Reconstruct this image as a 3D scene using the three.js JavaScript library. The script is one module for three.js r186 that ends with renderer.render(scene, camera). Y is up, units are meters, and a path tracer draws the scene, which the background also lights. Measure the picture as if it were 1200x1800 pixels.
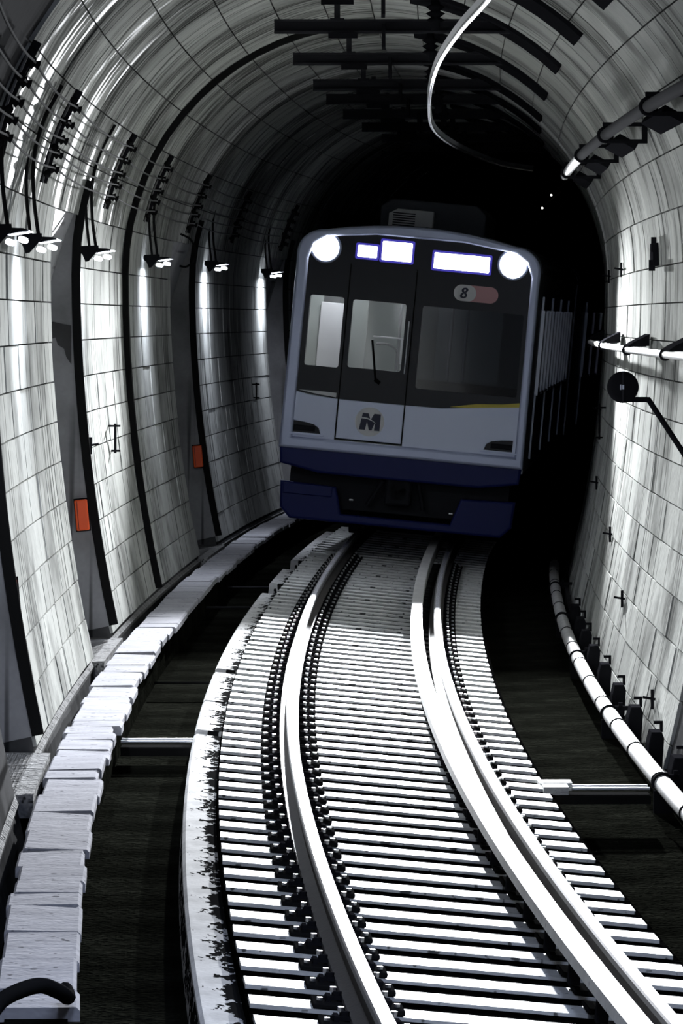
import * as THREE from 'three';
import { mergeGeometries, mergeVertices } from 'three/addons/utils/BufferGeometryUtils.js';
import { RoundedBoxGeometry } from 'three/addons/geometries/RoundedBoxGeometry.js';
import { RectAreaLightUniformsLib } from 'three/addons/lights/RectAreaLightUniformsLib.js';
import { FontLoader } from 'three/addons/loaders/FontLoader.js';
import { TextGeometry } from 'three/addons/geometries/TextGeometry.js';

// ---------------------------------------------------------------- camera, light, exposure
RectAreaLightUniformsLib.init();
const scene = new THREE.Scene();
scene.background = new THREE.Color(0x000000);
const FOCAL = 9323.66, EYE = 2.5766, HORIZON = 559.62;      // pixels of a 1200 x 1800 frame, metres above rail
const camera = new THREE.PerspectiveCamera(2 * Math.atan(900 / FOCAL) * 180 / Math.PI, 1200 / 1800, 0.5, 300);
camera.position.set(0, EYE, 0);
camera.setViewOffset(1200, 1800, 0, 900 - HORIZON, 1200, 1800);   // lens shifted down, camera level
scene.add(camera);
const renderer = new THREE.WebGLRenderer({ antialias: true });
renderer.toneMapping = THREE.LinearToneMapping;
renderer.toneMappingExposure = 1.15;
renderer.shadowMap.enabled = true;

const HEADLIGHT = { power: 16000, angle: 10.5, color: new THREE.Color().setRGB(0.93, 0.96, 1.0) };
const TUBE = { power: 190, color: new THREE.Color().setRGB(0.82, 0.88, 1.0) };
const STATION = { power: 26, color: new THREE.Color().setRGB(0.6, 0.71, 1.0) };

// ---------------------------------------------------------------- random, noise, textures
let seed = 20240611;
const rnd = () => { seed = (seed + 0x6D2B79F5) | 0; let t = Math.imul(seed ^ (seed >>> 15), 1 | seed); t = (t + Math.imul(t ^ (t >>> 7), 61 | t)) ^ t; return ((t ^ (t >>> 14)) >>> 0) / 4294967296; };
const rr = (a, b) => a + (b - a) * rnd();
function lattice(nx, ny) { const a = new Float32Array(nx * ny); for (let i = 0; i < a.length; i++) a[i] = rnd(); return { a, nx, ny }; }
function vnoise(L, u, v) {                                  // periodic over u, v in 0..1
  const x = u * L.nx, y = v * L.ny, x0 = Math.floor(x), y0 = Math.floor(y);
  let fx = x - x0, fy = y - y0; fx = fx * fx * (3 - 2 * fx); fy = fy * fy * (3 - 2 * fy);
  const g = (i, j) => L.a[((j % L.ny + L.ny) % L.ny) * L.nx + ((i % L.nx + L.nx) % L.nx)];
  return (g(x0, y0) * (1 - fx) + g(x0 + 1, y0) * fx) * (1 - fy) + (g(x0, y0 + 1) * (1 - fx) + g(x0 + 1, y0 + 1) * fx) * fy;
}
const stack = (list) => { const Ls = list.map(([nx, ny, w]) => [lattice(nx, ny), w]); const sum = list.reduce((s, e) => s + e[2], 0); return (u, v) => Ls.reduce((s, [L, w]) => s + w * vnoise(L, u, v), 0) / sum; };
function dataTex(n, fn, srgb, metres) {
  const d = new Uint8Array(n * n * 4);
  for (let j = 0; j < n; j++) for (let i = 0; i < n; i++) {
    const c = fn((i + 0.5) / n, (j + 0.5) / n), k = (j * n + i) * 4;
    const [r, g, b] = Array.isArray(c) ? c : [c, c, c];
    d[k] = Math.max(0, Math.min(255, r * 255)); d[k + 1] = Math.max(0, Math.min(255, g * 255)); d[k + 2] = Math.max(0, Math.min(255, b * 255)); d[k + 3] = 255;
  }
  const t = new THREE.DataTexture(d, n, n, THREE.RGBAFormat);
  t.wrapS = t.wrapT = THREE.RepeatWrapping; t.magFilter = THREE.LinearFilter; t.minFilter = THREE.LinearMipmapLinearFilter; t.generateMipmaps = true;
  if (srgb) t.colorSpace = THREE.SRGBColorSpace;
  t.repeat.set(1 / metres, 1 / metres); t.needsUpdate = true;
  return t;
}
const ss = (a, b, x) => { const t = Math.max(0, Math.min(1, (x - a) / (b - a))); return t * t * (3 - 2 * t); };
// lining: u runs along the tunnel, v up the wall; rain of dark drip stains down the wall
const nDrip = stack([[150, 5, 1], [70, 3, 1], [260, 9, 0.6]]), nPatch = stack([[6, 6, 1], [14, 14, 0.6], [40, 40, 0.3]]), nFine = stack([[120, 120, 1], [300, 300, 1]]), nDripMask = stack([[30, 4, 1], [9, 3, 1]]);
const liningTone = (u, v) => {
  const drip = ss(0.54, 0.74, nDrip(u, v)) * ss(0.38, 0.62, nDripMask(u, v));
  const patch = nPatch(u, v), fine = nFine(u, v);
  return [drip, patch, fine];
};
const liningMap = dataTex(1024, (u, v) => { const [d, p, f] = liningTone(u, v); const k = (0.96 - 0.24 * ss(0.45, 0.8, p) - 0.07 * (f - 0.5)) * (1 - 0.45 * d); return [k, k * 1.0, k * 0.985]; }, true, 6);
const archMap = dataTex(1024, (u, v) => { const [d, p, f] = liningTone(u, v); const e = ss(0.42, 0.66, nDrip(v * 0.7 + u, v)) * ss(0.3, 0.6, nDripMask(u + 0.37, v)); const k = (0.96 - 0.24 * ss(0.45, 0.8, p) - 0.08 * (f - 0.5)) * (1 - 0.55 * d) * (1 - 0.4 * e); return [k, k, k * 0.98]; }, true, 6);
const liningRough = dataTex(512, (u, v) => { const [d, p] = liningTone(u, v); const k = 0.58 + 0.25 * p - 0.2 * d; return [k, k, k]; }, false, 6);
const liningBump = dataTex(512, (u, v) => nFine(u, v) * 0.5 + nPatch(u, v) * 0.5, false, 6);
const nStreak = stack([[50, 8, 1], [110, 12, 0.7]]);
const glossMap = dataTex(1024, (u, v) => { const e = ss(0.5, 0.75, nDripMask(u + 0.6, v * 2)) * (0.25 + 0.75 * ss(0.42, 0.7, nStreak(u, v))) * ss(0.42, 0.62, nPatch(u + 0.3, v)); return [e, e, e]; }, false, 6);
{ const d = glossMap.image.data; for (let i = 0; i < d.length; i += 4) d[i + 3] = d[i]; }   // wet, shiny drip runs
const nGr = stack([[20, 20, 1], [60, 60, 1], [180, 180, 1.4]]), nGrL = stack([[5, 5, 1], [11, 11, 0.7]]);
const groundMap = dataTex(512, (u, v) => { const k = 0.32 + 0.5 * nGr(u, v) * nGrL(u, v); return [k, k, k * 0.95]; }, true, 2.5);
const groundBump = dataTex(512, (u, v) => nGr(u, v), false, 2.5);
const nCo = stack([[8, 8, 1], [30, 30, 0.6], [120, 120, 0.5]]), nPit = stack([[44, 44, 1], [90, 90, 0.6]]);
const castMap = dataTex(512, (u, v) => { const k = 0.93 - 0.13 * nCo(u, v) - 0.5 * ss(0.74, 0.82, nPit(u, v)); return [k, k, k]; }, true, 1.6);
const castBump = dataTex(512, (u, v) => nCo(u, v), false, 1.6);
const slabMap = dataTex(512, (u, v) => { const k = 0.9 - 0.16 * nCo(u * 1, v * 2) - 0.3 * ss(0.8, 0.86, nPit(u, v)); return [k, k, k * 1.01]; }, true, 2);
// mortar bed beside the sleepers: pale concrete with crusts of black spilt dirt, thicker towards the sleeper ends (u across, v along)
const nSpl = stack([[5, 22, 1], [12, 50, 0.8], [30, 130, 0.5]]);
const bedMap = dataTex(1024, (u, v) => { const e = nSpl(u, v); const lim = 0.82 - 0.5 * ss(0.2, 0.8, u); const dk = ss(lim - 0.02, lim + 0.02, e); const k = (0.92 - 0.2 * nCo(u * 0.3, v * 3)) * (1 - dk) + 0.13 * dk; return [k, k, k]; }, true, 1);

// ---------------------------------------------------------------- materials
const M = {};
const std = (name, o) => (M[name] = o.specularIntensity === undefined ? new THREE.MeshStandardMaterial(o) : new THREE.MeshPhysicalMaterial(o), M[name]);
const lin = (r, g = r, b = r) => new THREE.Color().setRGB(r, g, b);
const TONES = [0.49, 0.44, 0.53, 0.46, 0.41];
const liningMats = TONES.map((c, i) => std('lining' + i, { specularIntensity: 0, color: lin(c * 0.985, c, c * 0.985), map: liningMap, roughnessMap: liningRough, roughness: 1, bumpMap: liningBump, bumpScale: 0.006 }));
const wetMats = TONES.map((c, i) => std('wetLining' + i, { specularIntensity: 0.0006, specularIntensityMap: glossMap, color: lin(c * 0.985, c, c * 0.985), map: archMap, roughness: 0.55, bumpMap: liningBump, bumpScale: 0.006 }));
std('joint', { specularIntensity: 0, color: lin(0.10, 0.10, 0.105), roughness: 0.9, map: liningMap });
std('smooth', { color: lin(0.36, 0.36, 0.38), roughness: 0.85, map: liningMap, bumpMap: liningBump, bumpScale: 0.003 });
std('ground', { specularIntensity: 0.0, color: lin(0.03, 0.032, 0.028), roughness: 0.95, map: groundMap, bumpMap: groundBump, bumpScale: 0.02 });
std('bed', { specularIntensity: 0.0, color: lin(0.008, 0.008, 0.009), roughness: 0.95, map: groundMap, bumpMap: groundBump, bumpScale: 0.03 });
std('sleeper', { specularIntensity: 0.2, color: lin(0.72, 0.73, 0.72), roughness: 0.75, map: castMap, bumpMap: castBump, bumpScale: 0.004 });
std('slab', { specularIntensity: 0, color: lin(0.58, 0.58, 0.61), roughness: 0.8, map: slabMap, bumpMap: castBump, bumpScale: 0.004 });
std('mortar', { specularIntensity: 0, color: lin(0.85), roughness: 0.9, map: bedMap });
std('kerb', { specularIntensity: 0, color: lin(0.34), roughness: 0.9, map: castMap, bumpMap: castBump, bumpScale: 0.03 });
std('railHead', { color: lin(0.72, 0.73, 0.77), metalness: 1, roughness: 0.26 });
std('railDull', { color: lin(0.14, 0.14, 0.15), metalness: 0.6, roughness: 0.55 });
std('railDark', { specularIntensity: 0.02, color: lin(0.07, 0.065, 0.062), metalness: 0.2, roughness: 0.6, bumpMap: groundBump, bumpScale: 0.003 });
std('guard', { color: lin(0.62, 0.62, 0.6), metalness: 0.15, roughness: 0.5, map: slabMap });
std('black', { specularIntensity: 0.0, color: lin(0.012), roughness: 0.7 });
std('blackSteel', { specularIntensity: 0.0, color: lin(0.012, 0.012, 0.014), roughness: 0.6 });
std('darkSteel', { specularIntensity: 0.0, color: lin(0.03, 0.03, 0.034), roughness: 0.6 });
std('rubber', { specularIntensity: 0.0, color: lin(0.014), roughness: 0.85 });
std('zinc', { color: lin(0.62, 0.63, 0.66), roughness: 0.38, metalness: 0.75 });
std('bolt', { color: lin(0.5), roughness: 0.35, metalness: 0.9 });
std('pipe', { specularIntensity: 0.1, color: lin(0.6, 0.6, 0.58), roughness: 0.4, map: slabMap });
std('pipeGrey', { specularIntensity: 0, color: lin(0.09, 0.09, 0.095), roughness: 0.3 });
std('orange', { color: lin(1.0, 0.11, 0.01), roughness: 0.45 });
std('wire', { specularIntensity: 0.0, color: lin(0.14), roughness: 0.5 });
std('lampWhite', { color: lin(0.8), roughness: 0.4 });
std('tube', { color: lin(0.9), emissive: TUBE.color, emissiveIntensity: 9 });
std('silver', { color: lin(0.72, 0.78, 0.96), roughness: 0.36, metalness: 0.15 });  // silver paint with the bluish cast of the lamps tinted in
std('silverEdge', { color: lin(0.6, 0.66, 0.88), roughness: 0.32, metalness: 0.15 });  // bluish lamp cast tinted in here too
std('mask', { specularIntensity: 0.4, color: lin(0.014, 0.015, 0.02), roughness: 0.3 });
std('navy', { specularIntensity: 0.4, color: lin(0.012, 0.02, 0.13), roughness: 0.4 });
std('under', { specularIntensity: 0.25, color: lin(0.015, 0.016, 0.02), roughness: 0.6 });
std('roof', { color: lin(0.07, 0.075, 0.09), roughness: 0.6 });
std('steelSide', { color: lin(0.3, 0.31, 0.34), roughness: 0.35, metalness: 0.8 });
std('white', { color: lin(0.95), roughness: 0.5 });
std('emblem', { color: lin(0.012, 0.015, 0.05), roughness: 0.5 });
std('yellow', { color: lin(0.75, 0.62, 0.05), roughness: 0.4 });
std('pink', { color: lin(0.7, 0.38, 0.4), roughness: 0.5 });
std('cabin', { color: lin(0.3, 0.34, 0.33), roughness: 0.6 });
std('cabinLight', { color: lin(0.7, 0.72, 0.75), roughness: 0.6 });
std('display', { color: lin(0.1), emissive: lin(0.85, 0.9, 1), emissiveIntensity: 5 });
std('displayRim', { color: lin(0.02, 0.02, 0.08), emissive: lin(0.12, 0.1, 0.9), emissiveIntensity: 0.35 });
std('headlamp', { color: lin(0.9), emissive: HEADLIGHT.color, emissiveIntensity: 22 });
std('smallLamp', { color: lin(0.5), emissive: lin(1, 0.97, 0.9), emissiveIntensity: 4 });
M.glass = new THREE.MeshPhysicalMaterial({ color: lin(0.9), roughness: 0.04, transmission: 1, thickness: 0, ior: 1.5 });
M.tint = new THREE.MeshPhysicalMaterial({ color: lin(0.32, 0.34, 0.37), roughness: 0.06, transmission: 1, thickness: 0, ior: 1.5 });
std('windowDark', { color: lin(0.02, 0.022, 0.026), roughness: 0.1 });

// ---------------------------------------------------------------- the alignment: a canted right-hand curve
const CANT = 0.09407, S0 = -24, DS = 0.05, TAB = [];
{
  const kap = (s) => s < 0 ? 0.003391 : s < 40 ? 0.003391 - 5.3e-5 * s : Math.min(0.003, 0.00127 + (s - 40) * 0.0003);
  let x = 0, z = 0, a = 0; const raw = [];
  for (let i = 0; i <= 2900; i++) { raw.push([x, z, a]); const s = S0 + i * DS; a += kap(s) * DS; }
  const i0 = Math.round(-S0 / DS), a0 = raw[i0][2];
  for (const r of raw) r[2] += -0.05917 - a0;
  for (let i = 0; i < raw.length; i++) { raw[i][0] = x; raw[i][1] = z; x += Math.sin(raw[i][2]) * DS; z += Math.cos(raw[i][2]) * DS; }
  const [x0, z0] = raw[i0];
  for (const r of raw) TAB.push([r[0] - x0 + 0.7926, r[1] - z0 + 18, r[2]]);
}
function line(s) { const k = Math.max(0, Math.min(TAB.length - 2, (s - S0) / DS)), i = Math.floor(k), f = k - i; return [0, 1, 2].map((j) => TAB[i][j] * (1 - f) + TAB[i + 1][j] * f); }
function at(s, l, h, cant = 0) {                            // s along the track, l to its right, h above the rails
  const [x, z, a] = line(s), c = Math.cos(cant), n = Math.sin(cant);
  const lat = l * c + h * n, up = h * c - l * n;
  return new THREE.Vector3(x + lat * Math.cos(a), up, -(z - lat * Math.sin(a)));
}
function basis(a, cant) {
  const r = new THREE.Vector3(Math.cos(a), 0, Math.sin(a)), u = new THREE.Vector3(0, 1, 0), c = Math.cos(cant), n = Math.sin(cant);
  const r2 = r.clone().multiplyScalar(c).addScaledVector(u, -n), u2 = u.clone().multiplyScalar(c).addScaledVector(r, n);
  return new THREE.Matrix4().makeBasis(r2, u2, new THREE.Vector3().crossVectors(r2, u2));
}
function place(o, s, l, h, cant = 0) { o.position.copy(at(s, l, h, cant)); o.quaternion.setFromRotationMatrix(basis(line(s)[2], cant)); return o; }

// ---------------------------------------------------------------- helpers
const used = {};
const numbered = (n) => { used[n] = (used[n] ?? -1) + 1; return used[n] ? n + '_' + String(used[n]).padStart(3, '0') : n; };
function tag(o, label, category, group, kind) { if (label) o.userData.label = label; if (category) o.userData.category = category; if (group) o.userData.group = group; if (kind) o.userData.kind = kind; return o; }
function mesh(name, geo, mat, parent, top) {
  const g = Array.isArray(geo) ? mergeGeometries(geo.map((q) => { q = q.index ? q.toNonIndexed() : q; if (!q.attributes.uv) q.setAttribute('uv', new THREE.Float32BufferAttribute(new Float32Array(q.attributes.position.count * 2), 2)); for (const k of Object.keys(q.attributes)) if (!['position', 'normal', 'uv'].includes(k)) q.deleteAttribute(k); return q; })) : geo;
  const m = new THREE.Mesh(g, mat); m.castShadow = m.receiveShadow = true;
  m.name = parent ? name : numbered(name); (parent || scene).add(m); return m;
}
function thing(name, label, category, group) { const o = new THREE.Group(); o.name = numbered(name); scene.add(o); return tag(o, label, category, group); }
function dup(o, label) { const c = o.clone(); c.name = numbered(o.name.replace(/_\d\d\d$/, '')); c.userData = { ...o.userData }; if (label) c.userData.label = label; scene.add(c); return c; }
const box = (w, h, d, x = 0, y = 0, z = 0) => new THREE.BoxGeometry(w, h, d).translate(x, y, z);
const rbox = (w, h, d, r, x = 0, y = 0, z = 0) => new RoundedBoxGeometry(w, h, d, 2, r).translate(x, y, z);
const cyl = (r, len, axis, x = 0, y = 0, z = 0, seg = 14) => { const g = new THREE.CylinderGeometry(r, r, len, seg); if (axis === 'z') g.rotateX(Math.PI / 2); if (axis === 'x') g.rotateZ(Math.PI / 2); return g.translate(x, y, z); };
const bar = (a, b, r, seg = 8) => { const A = new THREE.Vector3(...a), B = new THREE.Vector3(...b), d = B.clone().sub(A); const g = new THREE.CylinderGeometry(r, r, d.length(), seg); g.applyQuaternion(new THREE.Quaternion().setFromUnitVectors(new THREE.Vector3(0, 1, 0), d.clone().normalize())); return g.translate(...A.add(B).multiplyScalar(0.5).toArray()); };
const shape = (pts, holes = []) => { const s = new THREE.Shape(pts.map((p) => new THREE.Vector2(...p))); for (const h of holes) s.holes.push(new THREE.Path(h.map((p) => new THREE.Vector2(...p)))); return s; };
const slabOf = (pts, d, holes, bevel = 0) => new THREE.ExtrudeGeometry(shape(pts, holes), { depth: d, bevelEnabled: bevel > 0, bevelSize: bevel, bevelThickness: bevel, bevelOffset: -bevel, bevelSegments: 3, curveSegments: 6 });
function roundRect(x0, y0, x1, y1, r, n = 5) { const p = []; for (const [cx, cy, a0] of [[x1 - r, y0 + r, -90], [x1 - r, y1 - r, 0], [x0 + r, y1 - r, 90], [x0 + r, y0 + r, 180]]) for (let i = 0; i <= n; i++) { const a = (a0 + 90 * i / n) * Math.PI / 180; p.push([cx + r * Math.cos(a), cy + r * Math.sin(a)]); } return p; }
// a profile [l, h] carried along the track; uv in metres
function sweep(prof, s0, s1, step, { cant = 0, closed = true, caps = true, smooth = false, uv0 = 0 } = {}) {
  const n = Math.max(1, Math.round((s1 - s0) / step)), P = closed ? [...prof, prof[0]] : prof, pos = [], uv = [], idx = [];
  const per = [0]; for (let i = 1; i < P.length; i++) per.push(per[i - 1] + Math.hypot(P[i][0] - P[i - 1][0], P[i][1] - P[i - 1][1]));
  const strips = smooth ? [P.map((_, i) => i)] : P.slice(1).map((_, i) => [i, i + 1]);
  for (const st of strips) {
    const b = pos.length / 3;
    for (let k = 0; k <= n; k++) { const s = s0 + (s1 - s0) * k / n; for (const i of st) { const v = at(s, P[i][0], P[i][1], cant); pos.push(v.x, v.y, v.z); uv.push(uv0 + per[i], s); } }
    const w = st.length;
    for (let k = 0; k < n; k++) for (let i = 0; i < w - 1; i++) { const a = b + k * w + i; idx.push(a, a + 1, a + w, a + 1, a + w + 1, a + w); }
  }
  if (caps && closed) {
    const tri = THREE.ShapeUtils.triangulateShape(prof.map((p) => new THREE.Vector2(...p)), []);
    for (const s of [s0, s1]) { const b = pos.length / 3; for (const p of prof) { const v = at(s, p[0], p[1], cant); pos.push(v.x, v.y, v.z); uv.push(p[0], p[1]); } for (const t of tri) idx.push(...(s === s0 ? t : [t[0], t[2], t[1]]).map((q) => b + q)); }
  }
  const g = new THREE.BufferGeometry(); g.setAttribute('position', new THREE.Float32BufferAttribute(pos, 3)); g.setAttribute('uv', new THREE.Float32BufferAttribute(uv, 2)); g.setIndex(idx); g.computeVertexNormals();
  return g;
}
const ring = (l, h, r, n = 12) => Array.from({ length: n }, (_, i) => [l + r * Math.cos(-i / n * 2 * Math.PI), h + r * Math.sin(-i / n * 2 * Math.PI)]);
const rect = (l0, l1, h0, h1) => [[l0, h0], [l0, h1], [l1, h1], [l1, h0]];

// ---------------------------------------------------------------- tunnel lining
// perimeter coordinate t: 0 at the springing (3 m), down the side wall negative, up the arch positive
const AC = -0.03, AR = 2.39, SPR = 3.0, WR = 14;
function wp(side, t, off) {
  if (t <= 0) { const b = -t / WR, q = AR - WR * (1 - Math.cos(b)); return [AC + side * (q - off * Math.cos(b)), SPR - WR * Math.sin(b) + off * Math.sin(b)]; }
  const a = t / AR; return [AC + side * (AR - off) * Math.cos(a), SPR + (AR - off) * Math.sin(a)];
}
const ARCHROW = AR * Math.PI / 2 / 9, TOPT = ARCHROW * 3, CROWN = AR * Math.PI / 2;
const range = (a, b, n) => Array.from({ length: n + 1 }, (_, i) => a + (b - a) * i / n);
function shellProfile(side, t0, t1, inner = -0.03, outer = -0.45, extra = () => 0) {
  const ts = [...range(t0, Math.min(0, t1), 8), ...(t1 > 0 ? range(0, t1, 8).slice(1) : [])];
  const a = ts.map((t) => wp(side, t, inner - extra(t))), b = ts.map((t) => wp(side, t, outer - extra(t))).reverse();
  return side < 0 ? [...a, ...b].reverse() : [...a, ...b];
}
const NICHES = [[11.0, 13.9], [22.2, 25.3], [39.6, 43.0], [55.2, 58.0]];
const nicheDepth = (t) => 0.34 * (1 - ss(-0.9, 0.75, t));
const TBASE = -3.6;
{
  const parts = []; let s = -8;
  for (const [a, b] of [...NICHES, [86, 86]]) {
    parts.push(sweep(shellProfile(-1, TBASE, TOPT), s, a, 1.0));
    if (b > a) parts.push(sweep(shellProfile(-1, TBASE, TOPT, -0.03, -0.45, nicheDepth), a, b, 0.8));
    s = b;
  }
  tag(mesh('wall_left', parts, M.joint), 'left tunnel wall lined with pale stained concrete panels and deep niches', 'wall', null, 'structure');
}
const wallLeft = scene.getObjectByName('wall_left');
const wallRight = tag(mesh('wall_right', sweep(shellProfile(1, TBASE, TOPT), -8, 86, 1), M.joint), 'right tunnel wall lined with pale stained concrete panels', 'wall', null, 'structure');
const ceiling = tag(mesh('ceiling', sweep([...range(TOPT, CROWN, 8).map((t) => wp(-1, t, -0.03)), ...range(CROWN, TOPT, 8).slice(1).map((t) => wp(1, t, -0.03)), ...range(TOPT, CROWN, 8).map((t) => wp(1, t, -0.45)), ...range(CROWN, TOPT, 8).slice(1).map((t) => wp(-1, t, -0.45))], -8, 86, 1), M.joint), 'arched tunnel ceiling lined with dark streaked concrete panels', 'ceiling', null, 'structure');

function panelGeo(side, t0, t1, s0, s1, off) {
  const nt = t0 < 0 ? 1 : 3, ns = s1 - s0 > 0.8 ? 1 : 1, pos = [], uv = [], idx = [];
  const ts = range(t0, t1, nt), quad = (A, B, C, D) => { const b = pos.length / 3; for (const [v, u] of [A, B, C, D]) { pos.push(v.x, v.y, v.z); uv.push(...u); } idx.push(...(side < 0 ? [b, b + 1, b + 2, b, b + 2, b + 3] : [b, b + 2, b + 1, b, b + 3, b + 2])); };
  const pt = (t, s, o) => { const [l, h] = wp(side, t, o); return [at(s, l, h), [s + (side > 0 ? 2.3 : 0), t]]; };
  for (let i = 0; i < nt; i++) quad(pt(ts[i], s0, off), pt(ts[i], s1, off), pt(ts[i + 1], s1, off), pt(ts[i + 1], s0, off));
  const back = -0.035;
  quad(pt(t0, s0, back), pt(t0, s1, back), pt(t0, s1, off), pt(t0, s0, off));
  quad(pt(t1, s0, off), pt(t1, s1, off), pt(t1, s1, back), pt(t1, s0, back));
  for (let i = 0; i < nt; i++) { quad(pt(ts[i], s0, back), pt(ts[i], s0, off), pt(ts[i + 1], s0, off), pt(ts[i + 1], s0, back)); quad(pt(ts[i], s1, off), pt(ts[i], s1, back), pt(ts[i + 1], s1, back), pt(ts[i + 1], s1, off)); }
  const g = new THREE.BufferGeometry(); g.setAttribute('position', new THREE.Float32BufferAttribute(pos, 3)); g.setAttribute('uv', new THREE.Float32BufferAttribute(uv, 2)); g.setIndex(idx);
  const n = g.toNonIndexed(); n.computeVertexNormals(); return n;
}
// rows of a wall or arch, cut at ring joints; the 300 nearest in view are parts, the rest one part
function panels(parent, rows, edges, sNear, mats, skip) {
  const list = [];
  for (let k = 0; k < edges.length - 1; k++) rows.forEach(([side, t0, t1], r) => {
    let a = edges[k], b = edges[k + 1]; const lens = [];
    if ((k + r) % 5 === 2 && b - a > 0.9) { const m = a + (b - a) * 0.5; lens.push([a, m], [m, b]); } else lens.push([a, b]);
    for (const [c, d] of lens) { if (skip && skip(c, d, t0)) continue; list.push([side, t0, t1, c, d]); }
  });
  const vis = list.filter((q) => q[3] >= sNear).sort((p, q) => p[3] - q[3]);
  const rest = [];
  vis.forEach((q, i) => {
    const [side, t0, t1, c, d] = q, g = 0.011;
    const geo = panelGeo(side, t0 + g / 2, t1 - g / 2, c + g, d - g, rr(-0.006, 0.004));
    const mm = mats(side, t0, c), mat = mm[Math.floor(rnd() * mm.length)];
    if (i < 300) mesh('panel', geo, mat, parent); else rest.push([geo, mm[0]]);
  });
  for (const m of new Set(rest.map((e) => e[1]))) tag(mesh('panel_field', rest.filter((e) => e[1] === m).map((e) => e[0]), m, parent), null, null, null, 'stuff');
}
const edgesOf = (s0, s1, cuts) => { const e = []; let s = s0; while (s < s1) { e.push(s); s += 1.13; } for (const c of cuts) { let j = 0; e.forEach((v, i) => { if (Math.abs(v - c) < Math.abs(e[j] - c)) j = i; }); e[j] = c; } return e; };
const sideRows = (side) => [...(side > 0 ? [[1, -3.62, -3.322], [1, -3.322, -3.02]] : []), ...range(-3.02, 0, 10).slice(0, -1).map((t) => [side, t, t + 0.302]), ...range(0, TOPT, 3).slice(0, -1).map((t) => [side, t, t + ARCHROW])];
const inNiche = (c, d, t0) => t0 < 0.4 && NICHES.some(([a, b]) => (c + d) / 2 > a && (c + d) / 2 < b);
panels(wallLeft, sideRows(-1), edgesOf(9.9, 62, NICHES.flat().concat(32.1)), 13.0, (side, t0) => t0 > 0.3 ? wetMats : liningMats, inNiche);
panels(wallRight, sideRows(1), edgesOf(13.1, 54, []), 17.5, () => liningMats);
panels(ceiling, [...range(TOPT, CROWN, 6).slice(0, -1).map((t) => [-1, t, t + ARCHROW]), ...range(TOPT, CROWN, 6).slice(0, -1).map((t) => [1, t, t + ARCHROW])], edgesOf(10.9, 72, [32.1]), 13.0, (side) => side < 0 ? wetMats : liningMats);

// niche linings: smooth back, camera-facing jamb with an added black strip for its shaded edge, pale floor ledge
for (const [a, b] of NICHES) {
  const ts = range(-2.95, 0.72, 14), face = ts.map((t) => wp(-1, t, 0.0)), back = ts.map((t) => wp(-1, t, -nicheDepth(t) - 0.03));
  mesh('niche_jamb', sweep([...face, ...[...back].reverse()], b - 0.03, b - 0.002, 0.1), M.smooth, wallLeft);
  mesh('niche_back', sweep([...ts.map((t) => wp(-1, t, -nicheDepth(t) - 0.005)), ...ts.map((t) => wp(-1, t, -nicheDepth(t) - 0.029)).reverse()].reverse(), a, b - 0.03, 0.8), M.smooth, wallLeft);
  mesh('niche_shade_strip', sweep([...ts.map((t) => wp(-1, t, 0.05)), ...ts.map((t) => wp(-1, t, -0.02)).reverse()].reverse(), b - 0.035, b + 0.05, 0.1), M.rubber, wallLeft);
  mesh('niche_ledge', sweep(rect(-2.5, -2.02, -0.16, -0.03), a + 0.1, b - 0.04, 0.8), M.kerb, wallLeft);
}
tag(mesh('soot_patch', sweep([[-2.59, 2.55], [-2.5, 2.53], [-2.44, 2.52], [-2.44, 2.2], [-2.48, 2.26], [-2.5, 2.33], [-2.55, 2.36], [-2.57, 2.42], [-2.63, 2.4], [-2.63, 2.54]].reverse(), 25.262, 25.268, 0.1), M.joint, wallLeft), 'blackened patch on the niche jamb');
{ // added band across wall and arch, black in place of an unlit step
  const ts = [...range(-3.0, 0, 8), ...range(0, CROWN, 16).slice(1)];
  const prof = [...ts.map((t) => wp(-1, t, 0.055)), ...ts.map((t) => wp(-1, t, 0.0)).reverse()].reverse();
  tag(mesh('unlit_step_band', sweep(prof, 32.1, 32.24, 0.2), M.rubber), 'black band standing in for an unlit step up the left wall and arch', 'step band');
}

// ---------------------------------------------------------------- ground
tag(mesh('floor', [sweep(rect(-2.75, -1.02, -0.7, -0.34), -8, 86, 1), sweep(rect(0.98, 2.6, -0.9, -0.52), -8, 86, 1)], M.ground), 'dark gritty tunnel floor on both sides of the track', 'floor', null, 'structure');
tag(mesh('track_bed', sweep(rect(-1.0, 1.02, -0.7, -0.194), -8, 86, 1, { cant: CANT }), M.bed), 'black track bed below the sleepers', 'track bed', null, 'structure');
tag(mesh('baseboard_left', sweep([[-2.6, -0.5], [-2.6, -0.03], [-2.12, -0.03], [-2.09, -0.06], [-2.13, -0.2], [-2.15, -0.5]], -8, 86, 0.5), M.kerb), 'rough grey concrete footing along the foot of the left wall', 'footing', null, 'structure');
tag(mesh('baseboard_right', sweep([[1.86, -0.6], [1.88, -0.46], [1.95, -0.45], [2.4, -0.45], [2.4, -0.6]], -8, 86, 0.5), M.joint), 'dark concrete footing along the foot of the right wall', 'footing', null, 'structure');
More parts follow.
